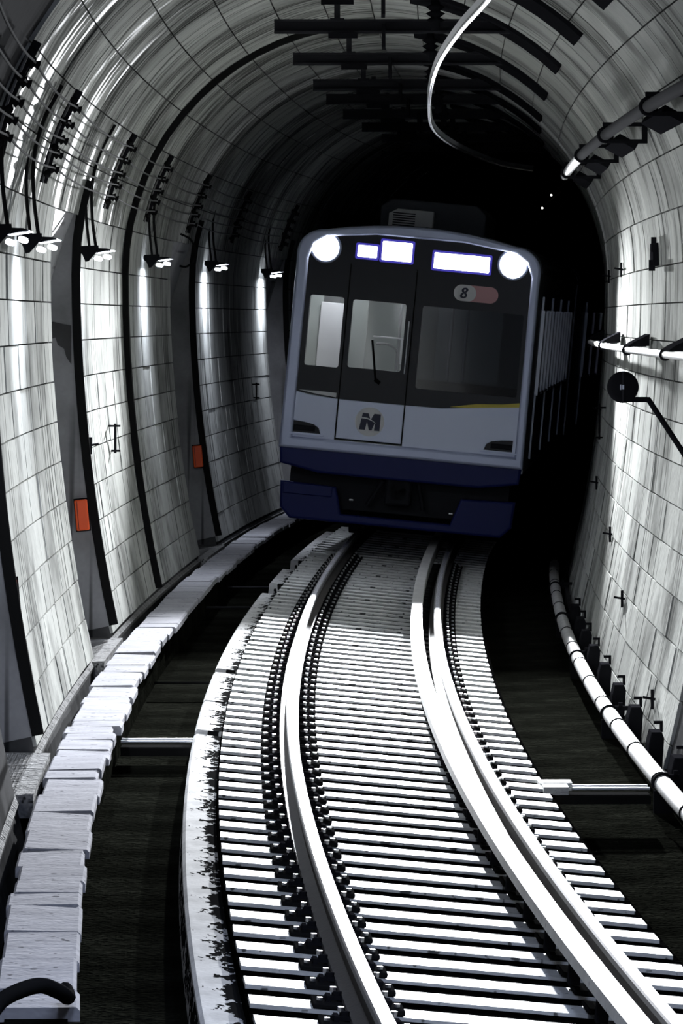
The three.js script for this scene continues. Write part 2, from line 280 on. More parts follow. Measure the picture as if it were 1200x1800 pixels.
{
  const bedGeo = (s0, s1) => { const g = sweep([[-1.18, -0.5], [-1.18, -0.262], [-1.165, -0.247], [-1.0, -0.25], [-0.93, -0.27], [-0.93, -0.5]], s0, s1, 0.5, { cant: CANT }); const p = g.attributes.uv; for (let i = 0; i < p.count; i++) p.setXY(i, (p.getX(i) - 0.22) / 0.29, p.getY(i) / 3.4); return g; };
  [[-1.5, 16.65], [17.05, 19.6], [19.75, 22.7], [23.15, 34.4], [36.4, 39.4], [41.6, 49.5]].forEach(([a, b], i) =>
    tag(mesh('trim_' + (i + 1), bedGeo(a, b), M.mortar), 'pale concrete strip crusted with black dirt beside the sleeper ends, stretch ' + ['closest to the tunnel mouth', 'just past the first drain channel', 'between two drain channels', 'beside the long bend', 'short and dim before the train', 'at the foot of the train'][i], 'concrete strip', null, 'structure'));
}

// ---------------------------------------------------------------- rails and sleepers
function railProfile(c) {                                   // gauge 1.067, head 65 mm; foot to head
  const head = [[-0.0325, -0.012], [-0.027, -0.002], [-0.012, 0], [0.012, 0], [0.027, -0.002], [0.0325, -0.012], [0.0325, -0.036], [-0.0325, -0.036]].map(([x, y]) => [c + x, y]);
  const web = [[-0.02, -0.034], [0.02, -0.034], [0.009, -0.048], [0.009, -0.118], [0.06, -0.142], [0.0635, -0.153], [-0.0635, -0.153], [-0.06, -0.142], [-0.009, -0.118], [-0.009, -0.048]].map(([x, y]) => [c + x, y]);
  return [head, web];
}
for (const [c, lab] of [[-0.566, 'outer running rail with polished silver head, no guard beside it'], [0.566, 'inner running rail with polished head beside the pale guard rail']]) {
  const [hd, wb] = railProfile(c), t = thing('running_rail', lab, 'rail');
  mesh('rail_head', sweep(hd, -6, 62, 0.5, { cant: CANT }), M.railDull, t);
  tag(mesh('running_band', sweep([[c - 0.019, -0.002], [c - 0.017, 0.0006], [c + 0.017, 0.0006], [c + 0.019, -0.002]], -6, 62, 0.5, { cant: CANT }), M.railHead, t), 'mirror-polished running band');
  tag(mesh('rail_web', sweep(wb, -6, 62, 0.5, { cant: CANT }), M.railDark, t), 'dark rusty rail web and foot');
}
{
  const t = thing('guard_rail', 'pale flat-topped guard rail inside the inner running rail', 'guard rail');
  let s = -5; while (s < 60) { const e = s + 5; mesh('guard_section', sweep([[0.33, -0.02], [0.33, 0.03], [0.336, 0.036], [0.424, 0.036], [0.43, 0.03], [0.43, -0.1], [0.416, -0.1], [0.416, 0.012], [0.344, 0.012], [0.344, -0.02]], s + 0.004, e - 0.004, 0.5, { cant: CANT }), M.guard, t); s = e; }
  for (let q = -4.4; q < 40; q += 1.2) { const b = mesh('guard_bracket', box(0.05, 0.1, 0.06, 0, 0, 0), M.blackSteel, t); place(b, q, 0.395, -0.1, CANT); }
}
{
  const body = () => {                                      // prestressed sleeper, slightly tapered flanks
    const w = 0.135, wb = 0.15, p = [];
    const g = new THREE.BoxGeometry(2.0, 0.17, 0.27, 6, 1, 1), a = g.attributes.position;
    for (let i = 0; i < a.count; i++) { const top = a.getY(i) > 0; a.setZ(i, Math.sign(a.getZ(i)) * (top ? w : wb)); if (Math.abs(a.getX(i)) < 0.4) a.setY(i, a.getY(i) - (top ? 0.004 : 0)); if (top) a.setX(i, a.getX(i) * 0.99); }
    g.computeVertexNormals(); const uv = g.attributes.uv; for (let i = 0; i < uv.count; i++) uv.setXY(i, a.getX(i) + 1, a.getZ(i) + a.getY(i)); return g.translate(0, -0.085, 0);
  };
  const B = body(), variants = [0, 1, 2, 3].map((k) => { const g = B.clone(), uv = g.attributes.uv; for (let i = 0; i < uv.count; i++) uv.setXY(i, uv.getX(i) + k * 0.37, uv.getY(i) + k * 0.41); return g; });
  const plate = rbox(0.36, 0.022, 0.272, 0.006, 0, 0.011, 0), clip = mergeGeometries([box(0.07, 0.016, 0.05, 0, 0.034, 0).toNonIndexed(), box(0.018, 0.03, 0.11, -0.02, 0.03, 0).toNonIndexed(), cyl(0.02, 0.03, 'y', 0.012, 0.045, 0, 8).toNonIndexed()]), bolt = cyl(0.012, 0.02, 'y', 0, 0.066, 0, 8), nut = cyl(0.017, 0.018, 'y', 0.0, 0.06, 0.0, 6), studG = cyl(0.012, 0.014, 'y', 0, 0.028, 0, 8);
  let k = 0;
  for (let s = 2.18 - 0.6 * 4; s < 50; s += 0.6, k++) {
    const t = thing('concrete_sleeper', 'white concrete sleeper lying across the track with black rail fastenings', 'sleeper', 'concrete sleepers under the rails');
    place(t, s, 0, -0.176, CANT);
    mesh('sleeper_body', variants[k % 4], M.sleeper, t).rotation.y = rr(-0.004, 0.004);
    if (s < 42) for (const c of [-0.566, 0.566]) {
      const f = mesh('fastening_plate', plate, M.black, t); f.position.set(c, 0, 0);
      for (const e of [-1, 1]) {
        if (c > 0 && e < 0) continue;
        const q = mesh('rail_clip', clip, M.blackSteel, f); q.position.set(e * 0.098, 0, 0); q.rotation.y = e > 0 ? Math.PI : 0;
        mesh('bolt', bolt, M.bolt, f).position.set(e * 0.102, 0, 0.0);
        mesh('stud', studG, M.bolt, f).position.set(e * 0.152, 0, 0.03);
      }
    }
  }
}

// ---------------------------------------------------------------- cable trough walkway on the left
{
  const t = thing('cable_trough', 'concrete cable trough walkway of pale cover slabs along left wall', 'cable trough');
  tag(mesh('trough_body', sweep(rect(-1.95, -1.71, -0.4, -0.08), -6, 60, 0.5), M.ground, t), 'trough body under the slabs with their shade put into its dark colour');  // dark colour stands for the shade on the trough side
  let s = 2.2;
  while (s < 57) {
    const len = [0.5, 0.98, 0.74, 0.5, 1.0][Math.floor(rnd() * 5)] * rr(0.97, 1.03), dl = rr(-0.014, 0.014), dh = rr(-0.007, 0.006), tw = rr(-0.008, 0.008);
    const l0 = -1.99 + dl, l1 = -1.67 + dl + rr(-0.012, 0.012), y = -0.03 + dh;
    const m = mesh('cover_slab', sweep([[l0, y - 0.055], [l0, y - 0.012], [l0 + 0.012, y], [l1 - 0.014, y + tw], [l1, y - 0.014 + tw], [l1, y - 0.055]], s + 0.008, s + len - 0.008, 0.5, { uv0: rr(0, 2) }), M.slab, t);
    s += len;
  }
}

// ---------------------------------------------------------------- drain channels, hose
[[16.85, -1.68, -1.05, -0.2, 'thin twin-bar steel conduit crossing from cable trough to dirt-crusted strip', 'zinc', 0], [22.9, -1.66, -1.05, -0.23, 'black cable crossing the floor between trough and concrete strip', 'black', 0], [33.7, -1.7, -1.1, -0.24, 'dull grey conduit crossing the floor further along the trough', 'darkSteel', 0], [37.6, -1.68, -1.0, -0.24, 'dull grey conduit crossing the floor close ahead of the train', 'darkSteel', 0], [14.47, 1.0, 1.62, -0.3, 'thin steel conduit running from right sleeper ends towards the white pipe', 'zinc', 0]].forEach(([s, l0, l1, h, lab, m]) => {
  const t = thing('cross_conduit', lab, 'conduit'); place(t, s, (l0 + l1) / 2, h);
  const L = l1 - l0;
  mesh('conduit', cyl(0.01, L, 'x', 0, 0, 0.05), M[m], t); if (m === 'zinc') mesh('conduit', cyl(0.01, L, 'x', 0, 0, -0.14), M[m], t);
  if (m === 'zinc') mesh('channel_bed', box(L, 0.05, 0.3, 0, -0.06, 0), M.black, t);
  if (l0 > 0) { mesh('mortar_pad', box(0.2, 0.05, 0.22, -L / 2 + 0.04, 0.02, 0.02), M.sleeper, t); mesh('mortar_pad', box(0.15, 0.05, 0.22, -L / 2 + 0.02, 0.03, 0.42), M.sleeper, t); }
});
{
  const c = new THREE.CatmullRomCurve3([[-2.03, 0.0, 0.55], [-1.98, 0.06, 0.5], [-1.86, 0.1, 0.42], [-1.78, 0.06, 0.25], [-1.74, 0.01, 0.05], [-1.75, 0.02, -0.1]].map(([l, h, ds]) => at(2.2 - ds, l + 0.03, h)));
  tag(mesh('hose', new THREE.TubeGeometry(c, 40, 0.03, 10), M.rubber), 'black rubber hose looped over the walkway slabs', 'hose');
}

// ---------------------------------------------------------------- pipes on the right
{
  const t = thing('drain_pipe', 'white drain pipe with black couplings along the foot of right wall', 'pipe');
  const cuts = [8, 10.6, 13.2, 15.4, 17.8, 19.9, 22.2, 24.5, 26.8, 29.0, 31.2, 33.4, 35.6, 37.8, 40.2, 42.6, 45];
  for (let i = 0; i < cuts.length - 1; i++) {
    mesh('pipe_section', sweep(ring(1.76, -0.34, 0.056, 18), cuts[i], cuts[i + 1], 0.6, { smooth: true }), M.pipe, t);
    mesh('coupling', sweep(ring(1.76, -0.34, 0.061, 18), cuts[i] - 0.03, cuts[i] + 0.03, 0.1, { smooth: true }), M.rubber, t);
  }
  for (const s of [8.9, 15.2, 21.1, 27.6, 33.5, 39.5]) {
    const g = new THREE.Group(); g.name = 'saddle'; t.add(g); place(g, s, 1.76, -0.34);
    mesh('strap', new THREE.TorusGeometry(0.06, 0.012, 6, 20, Math.PI * 1.3).rotateZ(-0.6), M.blackSteel, g);
    mesh('saddle_arm', [box(0.14, 0.03, 0.05, 0.11, 0.045, 0), box(0.03, 0.09, 0.05, 0.08, 0.04, 0), box(0.12, 0.18, 0.06, 0, -0.13, 0)], M.blackSteel, g);
  }
}
{
  const posts = [13.5, 15.7, 17.8, 20.1, 22.4, 24.8, 27.2, 29.4, 31.4, 33.6];
  const geo = [slabOf([[-0.055, -0.24], [0.035, -0.24], [0.055, 0.06], [0.04, 0.1], [-0.03, 0.1], [-0.05, 0.02]], 0.3, undefined, 0.01).translate(0, 0, -0.08)];
  posts.forEach((s, i) => {
    const t = thing('cable_post', 'squat black cable post at foot of right wall behind white pipe', 'post', 'black cable posts along the right wall'); place(t, s, 1.882, -0.3);
    mesh('post_body', geo[0], M.blackSteel, t); mesh('cable_hook', [box(0.02, 0.07, 0.03, 0.05, 0.12, 0), box(0.06, 0.02, 0.03, 0.03, 0.15, 0)], M.blackSteel, t);
  });
}
{
  const t = thing('cable_conduit', 'white cable conduit clamped at mid height along right wall', 'conduit');
  const cl = [16.5, 21.1, 27.1, 34.2, 42.5, 51.2, 56];
  for (let i = 0; i < cl.length - 1; i++) {
    mesh('conduit_section', sweep(ring(2.17, 2.31, 0.03, 12), cl[i], cl[i + 1], 0.6, { smooth: true }), M.pipe, t);
    const c = mesh('clamp', [new THREE.TorusGeometry(0.037, 0.011, 6, 16), box(0.16, 0.02, 0.07, 0.08, 0.035, 0)], M.blackSteel, t); place(c, cl[i], 2.17, 2.31);
    const w = mesh('shade_wedge', slabOf([[-0.02, 0], [0.16, 0], [0.16, 0.1], [0.02, 0.03]], 0.9, undefined, 0), M.blackSteel, t); place(w, cl[i], 2.16, 2.345);  // black wedge built above the conduit in place of shade
  }
}
{
  const t = thing('shoulder_pipe', 'dark grey pipe held by black brackets along the right of the arch', 'pipe');
  const cl = [9.0, 12.9, 17.1, 22.6, 27.7, 32.9, 34.3];
  for (let i = 0; i < cl.length - 1; i++) {
    mesh('pipe_section', sweep(ring(1.8, 3.98, 0.042, 14), cl[i], cl[i + 1], 0.6, { smooth: true }), i < 4 ? M.pipeGrey : M.pipe, t);
    const c = mesh('pipe_bracket', [new THREE.TorusGeometry(0.052, 0.014, 6, 16), box(0.34, 0.03, 0.09, 0.15, 0.08, 0), box(0.3, 0.03, 0.09, 0.17, -0.05, 0), box(0.04, 0.14, 0.09, 0.3, 0.01, 0)], M.blackSteel, t); place(c, cl[i], 1.8, 3.98);
    const w = mesh('carrier_rail', box(0.16, 0.05, 2.2), M.blackSteel, t); place(w, cl[i] + 1.1, 1.97, 3.93); w.rotateZ(-0.5);
  }
}
// round track-side device on its bent arm
{
  const t = thing('round_signal', 'round black disc-shaped signal unit on a bent arm by right wall', 'signal'); place(t, 18, 1.685, 2.11);
  const disc = new THREE.LatheGeometry([[0, 0.035], [0.07, 0.03], [0.1, 0.012], [0.108, -0.01], [0.1, -0.05], [0.06, -0.075], [0, -0.08]].reverse().map(([r, y]) => new THREE.Vector2(r, y)), 40).rotateX(Math.PI / 2);
  mesh('disc', disc, M.blackSteel, t);
  mesh('centre_rib', box(0.012, 0.2, 0.02, -0.002, 0, 0.026), M.darkSteel, t);
  tag(mesh('lens', [box(0.008, 0.035, 0.01, -0.018, 0, 0.036), box(0.012, 0.03, 0.01, -0.001, 0, 0.04)], M.zinc, t), 'small glinting lens strips');
  mesh('arm', [box(0.17, 0.035, 0.04, 0.1, -0.085, -0.03), bar([0.175, -0.085, -0.03], [0.56, -0.7, 0.3], 0.02)], M.blackSteel, t);
}

// ---------------------------------------------------------------- small wall fittings
function grabBar(s, side, t0, t1, lab) {                    // vertical rod on two studs
  const [l, h] = wp(side, (t0 + t1) / 2, 0), t = thing('wall_rod', lab, 'wall rod'); place(t, s, l, h);
  const L = t1 - t0, o = -side * 0.05;
  mesh('rod', bar([o, -L / 2, 0], [o - side * -0.0, L / 2, 0], 0.011), M.blackSteel, t);
  for (const y of [-L / 2 + 0.02, L / 2 - 0.02]) mesh('stud', bar([o * 1.9, y, 0], [side * 0.02, y, 0], 0.009), M.blackSteel, t);
}
function hook(s, side, t0, lab) {
  const [l, h] = wp(side, t0, 0), t = thing('wall_hook', lab, 'hook', 'small black hooks on the walls'); place(t, s, l, h); const o = -side;
  mesh('hook_bar', box(0.022, 0.14, 0.03, o * 0.022, 0, 0), M.blackSteel, t); mesh('hook_pin', bar([o * 0.0, 0.0, 0], [o * 0.09, 0.015, 0], 0.009), M.blackSteel, t);
}
grabBar(29.0, -1, -1.62, -1.36, 'black vertical rod on two studs, left wall past the bright niche');
grabBar(52.3, -1, -1.5, -1.28, 'thin dark vertical rod on left wall near the train');
grabBar(38.8, 1, -1.72, -1.36, 'black vertical rod on two studs, right wall below conduit');
const hl = 'small black hook on the right wall';
hook(25.9, -1, -1.48, 'small black hook on left wall beside the niche edge band');
for (const [s, t0] of [[41.5, -1.45], [37.5, -2.15], [30.3, -2.4], [25.7, -2.75], [19.6, -3.15], [39.5, 0.03], [33.7, 0.05]]) hook(s, 1, t0, hl);
{
  const [l, h] = wp(1, 0.06, 0), t = thing('junction_box', 'small black junction box on right wall above the conduit', 'junction box'); place(t, 25.6, l, h);
  mesh('box_body', rbox(0.05, 0.19, 0.5, 0.01, -0.03, 0.04, 0), M.blackSteel, t); mesh('box_stub', [box(0.05, 0.09, 0.05, -0.06, -0.05, 0.2), cyl(0.022, 0.12, 'y', -0.045, 0.12, 0.2)], M.blackSteel, t);
}
[[14.02, -2.27, 0.88, 'orange box on far side of niche cut by the tunnel mouth'], [25.22, -2.35, 0.975, 'tall orange box on jamb of the niche with blackened patch'], [42.92, -2.33, 0.99, 'tall orange box on jamb of the niche nearest the train']].forEach(([s, l, h, lab], i) => {
  const t = thing('emergency_box', lab, 'box'); place(t, s, l, h); t.rotateZ(0.09);
  mesh('case', rbox(0.105, 0.25, 0.09, 0.012, 0, 0, 0.02), M.orange, t); mesh('lid_seam', box(0.004, 0.23, 0.004, -0.03, 0, 0.066), M.darkSteel, t);
  mesh('back_plate', box(0.12, 0.27, 0.012, 0.0, 0, -0.03), M.blackSteel, t);
});

// ---------------------------------------------------------------- tunnel lamps on the left wall
{
  const labs = ['fluorescent wall lamp closest to the tunnel mouth', 'fluorescent wall lamp before the niche with the blackened patch', 'fluorescent wall lamp between the black-patched niche and the black step band', 'fluorescent wall lamp just past the black step band', 'fluorescent wall lamp just past the second niche', 'fluorescent wall lamp beside the train, last of the row'];
  [13.7, 17.8, 25.8, 35.2, 45.2, 54.4].forEach((s, i) => {
    const t = thing('wall_lamp', labs[i], 'lamp', 'fluorescent lamps along the left wall'); place(t, s, -2.26, [3.08, 3.09, 3.12, 3.16, 3.21, 3.2][i]);
    mesh('bracket', slabOf([[-0.12, 0.05], [0.03, 0.055], [0.035, 0.02], [-0.01, -0.03], [-0.05, -0.075], [-0.075, -0.08], [-0.1, -0.02], [-0.125, 0.0]], 0.03, undefined, 0.005).translate(0, 0, 0.34), M.blackSteel, t);
    mesh('housing', [slabOf([[-0.02, 0.035], [0.1, 0.03], [0.11, 0.02], [0.02, -0.005]], 0.66, undefined, 0.004).translate(0, 0, -0.34), box(0.14, 0.03, 0.06, -0.09, 0.03, 0.0)], M.blackSteel, t);
    mesh('reflector', slabOf([[0.0, -0.008], [0.13, 0.012], [0.13, 0.018], [0.0, 0.0]], 0.62).translate(0, 0, -0.31), M.lampWhite, t);
    mesh('tube', new THREE.CapsuleGeometry(0.019, 0.6, 4, 12).rotateX(Math.PI / 2).translate(0.085, -0.035, 0), M.tube, t);
    mesh('tube', new THREE.CapsuleGeometry(0.019, 0.6, 4, 12).rotateX(Math.PI / 2).translate(0.01, -0.05, 0), M.tube, t);
    const q = new THREE.RectAreaLight(TUBE.color, TUBE.power, 0.12, 0.62); q.position.set(0.045, -0.076, 0); q.rotation.x = -Math.PI / 2; t.add(q); q.name = 'tube_light';
    tag(mesh('lamp_cable', sweepTube([[0.0, 0.05, 0.2], [-0.03, 0.3, 0.2], [-0.03, 0.55, 0.2], [0.03, 0.8, 0.2], [0.16, 1.05, 0.2]], 0.013), M.rubber, t), 'black feed cable down the wall');
    tag(mesh('lamp_cable', sweepTube([[-0.05, 0.05, 0.26], [-0.075, 0.3, 0.26], [-0.07, 0.55, 0.26], [-0.01, 0.8, 0.26], [0.1, 1.05, 0.26]], 0.012), M.rubber, t), 'black feed cable down the wall');
  });
}
function sweepTube(pts, r, n = 20) { return new THREE.TubeGeometry(new THREE.CatmullRomCurve3(pts.map((p) => new THREE.Vector3(...p))), n, r, 7); }

// ---------------------------------------------------------------- cables along the left shoulder
{
  const hs = [3.62, 3.72, 3.82, 3.93, 4.04], br = [5, 12.4, 18.9, 27.6, 33.7, 40.5, 48, 56];
  const lOf = (h) => AC - AR * Math.cos(Math.asin((h - SPR) / AR)) + 0.13;
  hs.forEach((h, i) => {
    const pts = []; for (let k = 0; k < br.length - 1; k++) for (let j = 0; j < 6; j++) { const f = j / 6, s = br[k] + (br[k + 1] - br[k]) * f; pts.push(at(s, lOf(h), h - 0.03 * 4 * f * (1 - f))); }
    tag(mesh('shoulder_cable', new THREE.TubeGeometry(new THREE.CatmullRomCurve3(pts), 160, 0.0075, 6), M.wire), 'thin cable strung along the upper left wall between black insulator brackets', 'cable', 'cables along the left shoulder of the arch');
  });
  br.slice(1).forEach((s) => {
    const t = thing('insulator_bracket', 'black bracket with stacked insulators carrying cables on upper left wall', 'bracket', 'insulator brackets along the upper left wall'); place(t, s, 0, 0);
    const spine = [[lOf(3.52) - 0.06, 3.52], [lOf(3.75) - 0.06, 3.75], [lOf(3.95) - 0.06, 3.95], [lOf(4.16) - 0.05, 4.16]];
    mesh('spine', sweepTube(spine.map(([x, y]) => [x, y, 0]), 0.028), M.blackSteel, t);
    for (const h of hs) mesh('insulator', new THREE.LatheGeometry([[0, -0.05], [0.03, -0.045], [0.018, -0.02], [0.04, -0.01], [0.02, 0.015], [0.035, 0.03], [0, 0.045]].map(([r, y]) => new THREE.Vector2(r, y)), 10).rotateZ(1.2).translate(lOf(h) - 0.02, h, 0), M.black, t);
    mesh('stay', sweepTube([[lOf(3.5) - 0.02, 3.5, 0.8], [lOf(3.8) - 0.02, 3.8, 0.8], [lOf(4.08) - 0.02, 4.08, 0.8]], 0.008), M.wire, t);
    for (const h of [3.56, 3.74, 3.92, 4.06]) mesh('cable_button', new THREE.SphereGeometry(0.028, 8, 6).translate(lOf(h), h, 0.8), M.black, t);
  });
  tag(mesh('cable_loop', (() => { const p = [[-2.36, 3.5], [-2.25, 3.44], [-2.2, 3.32], [-2.22, 3.2], [-2.3, 3.14], [-2.37, 3.15]].map(([l, h]) => at(39.9, l + 0.03, h)); return new THREE.TubeGeometry(new THREE.CatmullRomCurve3(p), 24, 0.012, 7); })(), M.rubber), 'loose black cable loop hanging at top of the second niche', 'cable');
}

// ---------------------------------------------------------------- ceiling beams and overhead conductor
{
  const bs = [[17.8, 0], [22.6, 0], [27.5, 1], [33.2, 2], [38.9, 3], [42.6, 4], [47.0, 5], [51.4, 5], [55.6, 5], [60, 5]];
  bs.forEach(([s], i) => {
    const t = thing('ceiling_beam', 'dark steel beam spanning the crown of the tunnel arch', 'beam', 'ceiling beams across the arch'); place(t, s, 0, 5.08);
    mesh('beam', [box(2.3, 0.02, 0.12, 0.31, 0.05, 0), box(2.3, 0.02, 0.12, 0.31, -0.05, 0), box(2.3, 0.1, 0.014, 0.31, 0, 0)], M.darkSteel, t);
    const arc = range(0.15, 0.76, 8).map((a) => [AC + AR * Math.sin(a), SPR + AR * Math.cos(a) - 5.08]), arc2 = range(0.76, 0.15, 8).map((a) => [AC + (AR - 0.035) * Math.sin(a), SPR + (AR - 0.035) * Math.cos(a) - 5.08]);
    tag(mesh('beam_shadow_plate', slabOf([...arc, ...arc2].reverse(), 1.3).translate(0, 0, -0.9), M.blackSteel, t), 'added curved black plate shaped as the beam shadow on the right of the arch');  // added black plate stands in for the beam shadow on the arch
    for (const x of [-0.3, 0.95]) mesh('hanger', [box(0.05, 0.22, 0.05, x, 0.15, 0), box(0.12, 0.02, 0.12, x, 0.06, 0)], M.darkSteel, t);
    mesh('insulator', [new THREE.LatheGeometry([[0, -0.3], [0.035, -0.3], [0.035, -0.24], [0.075, -0.22], [0.035, -0.2], [0.075, -0.17], [0.035, -0.15], [0.075, -0.12], [0.035, -0.1], [0.03, -0.05], [0, -0.05]].map(([r, y]) => new THREE.Vector2(r, y)), 12).translate(0.5, 0, 0), box(0.03, 0.2, 0.5, 0.1, -0.1, 0.2), box(0.25, 0.05, 0.05, -0.25, -0.08, 0.06)], M.blackSteel, t);
  });
  const px = [[940, -110], [857, 0], [808, 55], [768, 118], [754, 190], [762, 228], [790, 252], [830, 272], [885, 291], [935, 299]];
  const pts = px.map(([x, y]) => { const z = FOCAL * (4.5 - EYE) / (HORIZON - y); return new THREE.Vector3((x - 600) * z / FOCAL, 4.5, -z); });
  const t = thing('overhead_conductor', 'bright overhead conductor bar curving under the ceiling beams', 'conductor bar');
  const c = new THREE.CatmullRomCurve3(pts);
  mesh('contact_wire', new THREE.TubeGeometry(c, 120, 0.017, 10), M.railHead, t);
  const n = 120, pos = [], idx = []; // bar above the wire: trapezoid section swept along it
  const sec = [[-0.012, 0.01], [-0.02, 0.055], [0.02, 0.055], [0.012, 0.01]];
  for (let i = 0; i <= n; i++) { const p = c.getPoint(i / n), d = c.getTangent(i / n), r = new THREE.Vector3(-d.z, 0, d.x).normalize(); for (const [a, b] of sec) pos.push(p.x + r.x * a, p.y + b, p.z + r.z * a); }
  for (let i = 0; i < n; i++) for (let j = 0; j < 4; j++) { const a = i * 4 + j, b = i * 4 + (j + 1) % 4; idx.push(a, b, a + 4, b, b + 4, a + 4); }
  const g = new THREE.BufferGeometry(); g.setAttribute('position', new THREE.Float32BufferAttribute(pos, 3)); g.setAttribute('uv', new THREE.Float32BufferAttribute(new Float32Array(pos.length / 3 * 2), 2)); g.setIndex(idx);
  const g2 = g.toNonIndexed(); g2.computeVertexNormals(); mesh('conductor_bar', g2, M.zinc, t);
}

// ---------------------------------------------------------------- the train
const font = await new FontLoader().loadAsync('fonts/droid/droid_sans_bold.typeface.json');
function carFrame(o, sFront) {                              // bogies 3 m and 17 m behind the front ride the curve
  const A = at(sFront + 3, 0, 0), B = at(sFront + 17, 0, 0), d = B.clone().sub(A).normalize(), a = Math.atan2(d.x, -d.z);
  o.position.copy(A).addScaledVector(d, -3); o.quaternion.setFromRotationMatrix(basis(a, CANT)); return o;
}
const HW = 1.385;
function section(grow = 0, bottom = 0.95) {                 // body cross-section, counter-clockwise
  const p = [[-HW - grow, bottom], [HW + grow, bottom], [HW + grow, 1.3], [HW + grow - 0.005, 3.05]], r = [];
  for (let i = 0; i <= 10; i++) { const a = i / 10 * Math.PI / 2; r.push([(HW - 0.3) * 1 + 0.3 * Math.cos(a) + grow, 3.22 + (0.28 + grow) * Math.sin(a)]); }
  const top = []; for (let i = 0; i <= 8; i++) { const x = (HW - 0.3) * (1 - 2 * i / 8); top.push([x, 3.5 + grow + 0.12 * (1 - (x / (HW - 0.3)) ** 2)]); }
  return [...p, ...r.slice(0, -1), ...top, ...r.slice(0, -1).map(([x, y]) => [-x, y]).reverse(), [-HW - grow + 0.005, 3.05], [-HW - grow, 1.3]];
}
function carBody(t, z0, z1) {
  const outer = section(), inner = section(-0.06, 1.0);
  const L = z0 - z1;
  tag(mesh('body_shell', slabOf(outer, L, [inner]).translate(0, 0, z1), M.steelSide, t), 'stainless steel body sides');
  mesh('floor_pan', box(2.6, 0.1, L, 0, 1.0, (z0 + z1) / 2), M.under, t);
  mesh('roof_skin', slabOf(section(0.012).slice(4, -2).concat([[-1.2, 3.3], [1.2, 3.3]]), L - 0.3).translate(0, 0, z1), M.roof, t);
  mesh('underframe', [box(2.3, 0.5, L - 1.5, 0, 0.68, (z0 + z1) / 2 - 0.5)], M.under, t);
  for (const zb of [z0 - 3, z1 + 3]) mesh('bogie', [box(2.0, 0.35, 2.6, 0, 0.42, zb), ...[-1, 1].flatMap((e) => [-1.05, 1.05].map((d) => cyl(0.42, 0.12, 'x', e * 0.56, 0.43, zb + d, 24)))], M.under, t);
  // side windows and doors, in pairs down both sides
  for (const side of [-1, 1]) for (let z = z0 - 2.6; z > z1 + 1.4; z -= 1.45) {
    const door = Math.round((z0 - 2.6 - z) / 1.45) % 3 === 0;
    const w = mesh(door ? 'side_door' : 'side_window', [box(0.03, door ? 1.9 : 0.95, 1.3, side * (HW + 0.004), door ? 2.02 : 2.32, z)], door ? M.steelSide : M.windowDark, t);
    mesh('frame', [box(0.05, 0.98, 0.035, side * (HW + 0.012), 2.32, z + 0.66), box(0.05, 0.03, 1.3, side * (HW + 0.012), 1.83, z)], M.zinc, w);
    if (door) mesh('door_glass', box(0.035, 0.9, 0.9, side * (HW + 0.006), 2.35, z), M.windowDark, w);
  }
}
const train = carFrame(thing('metro_car', 'silver and navy metro car with lit headlights facing the camera', 'train'), 42);
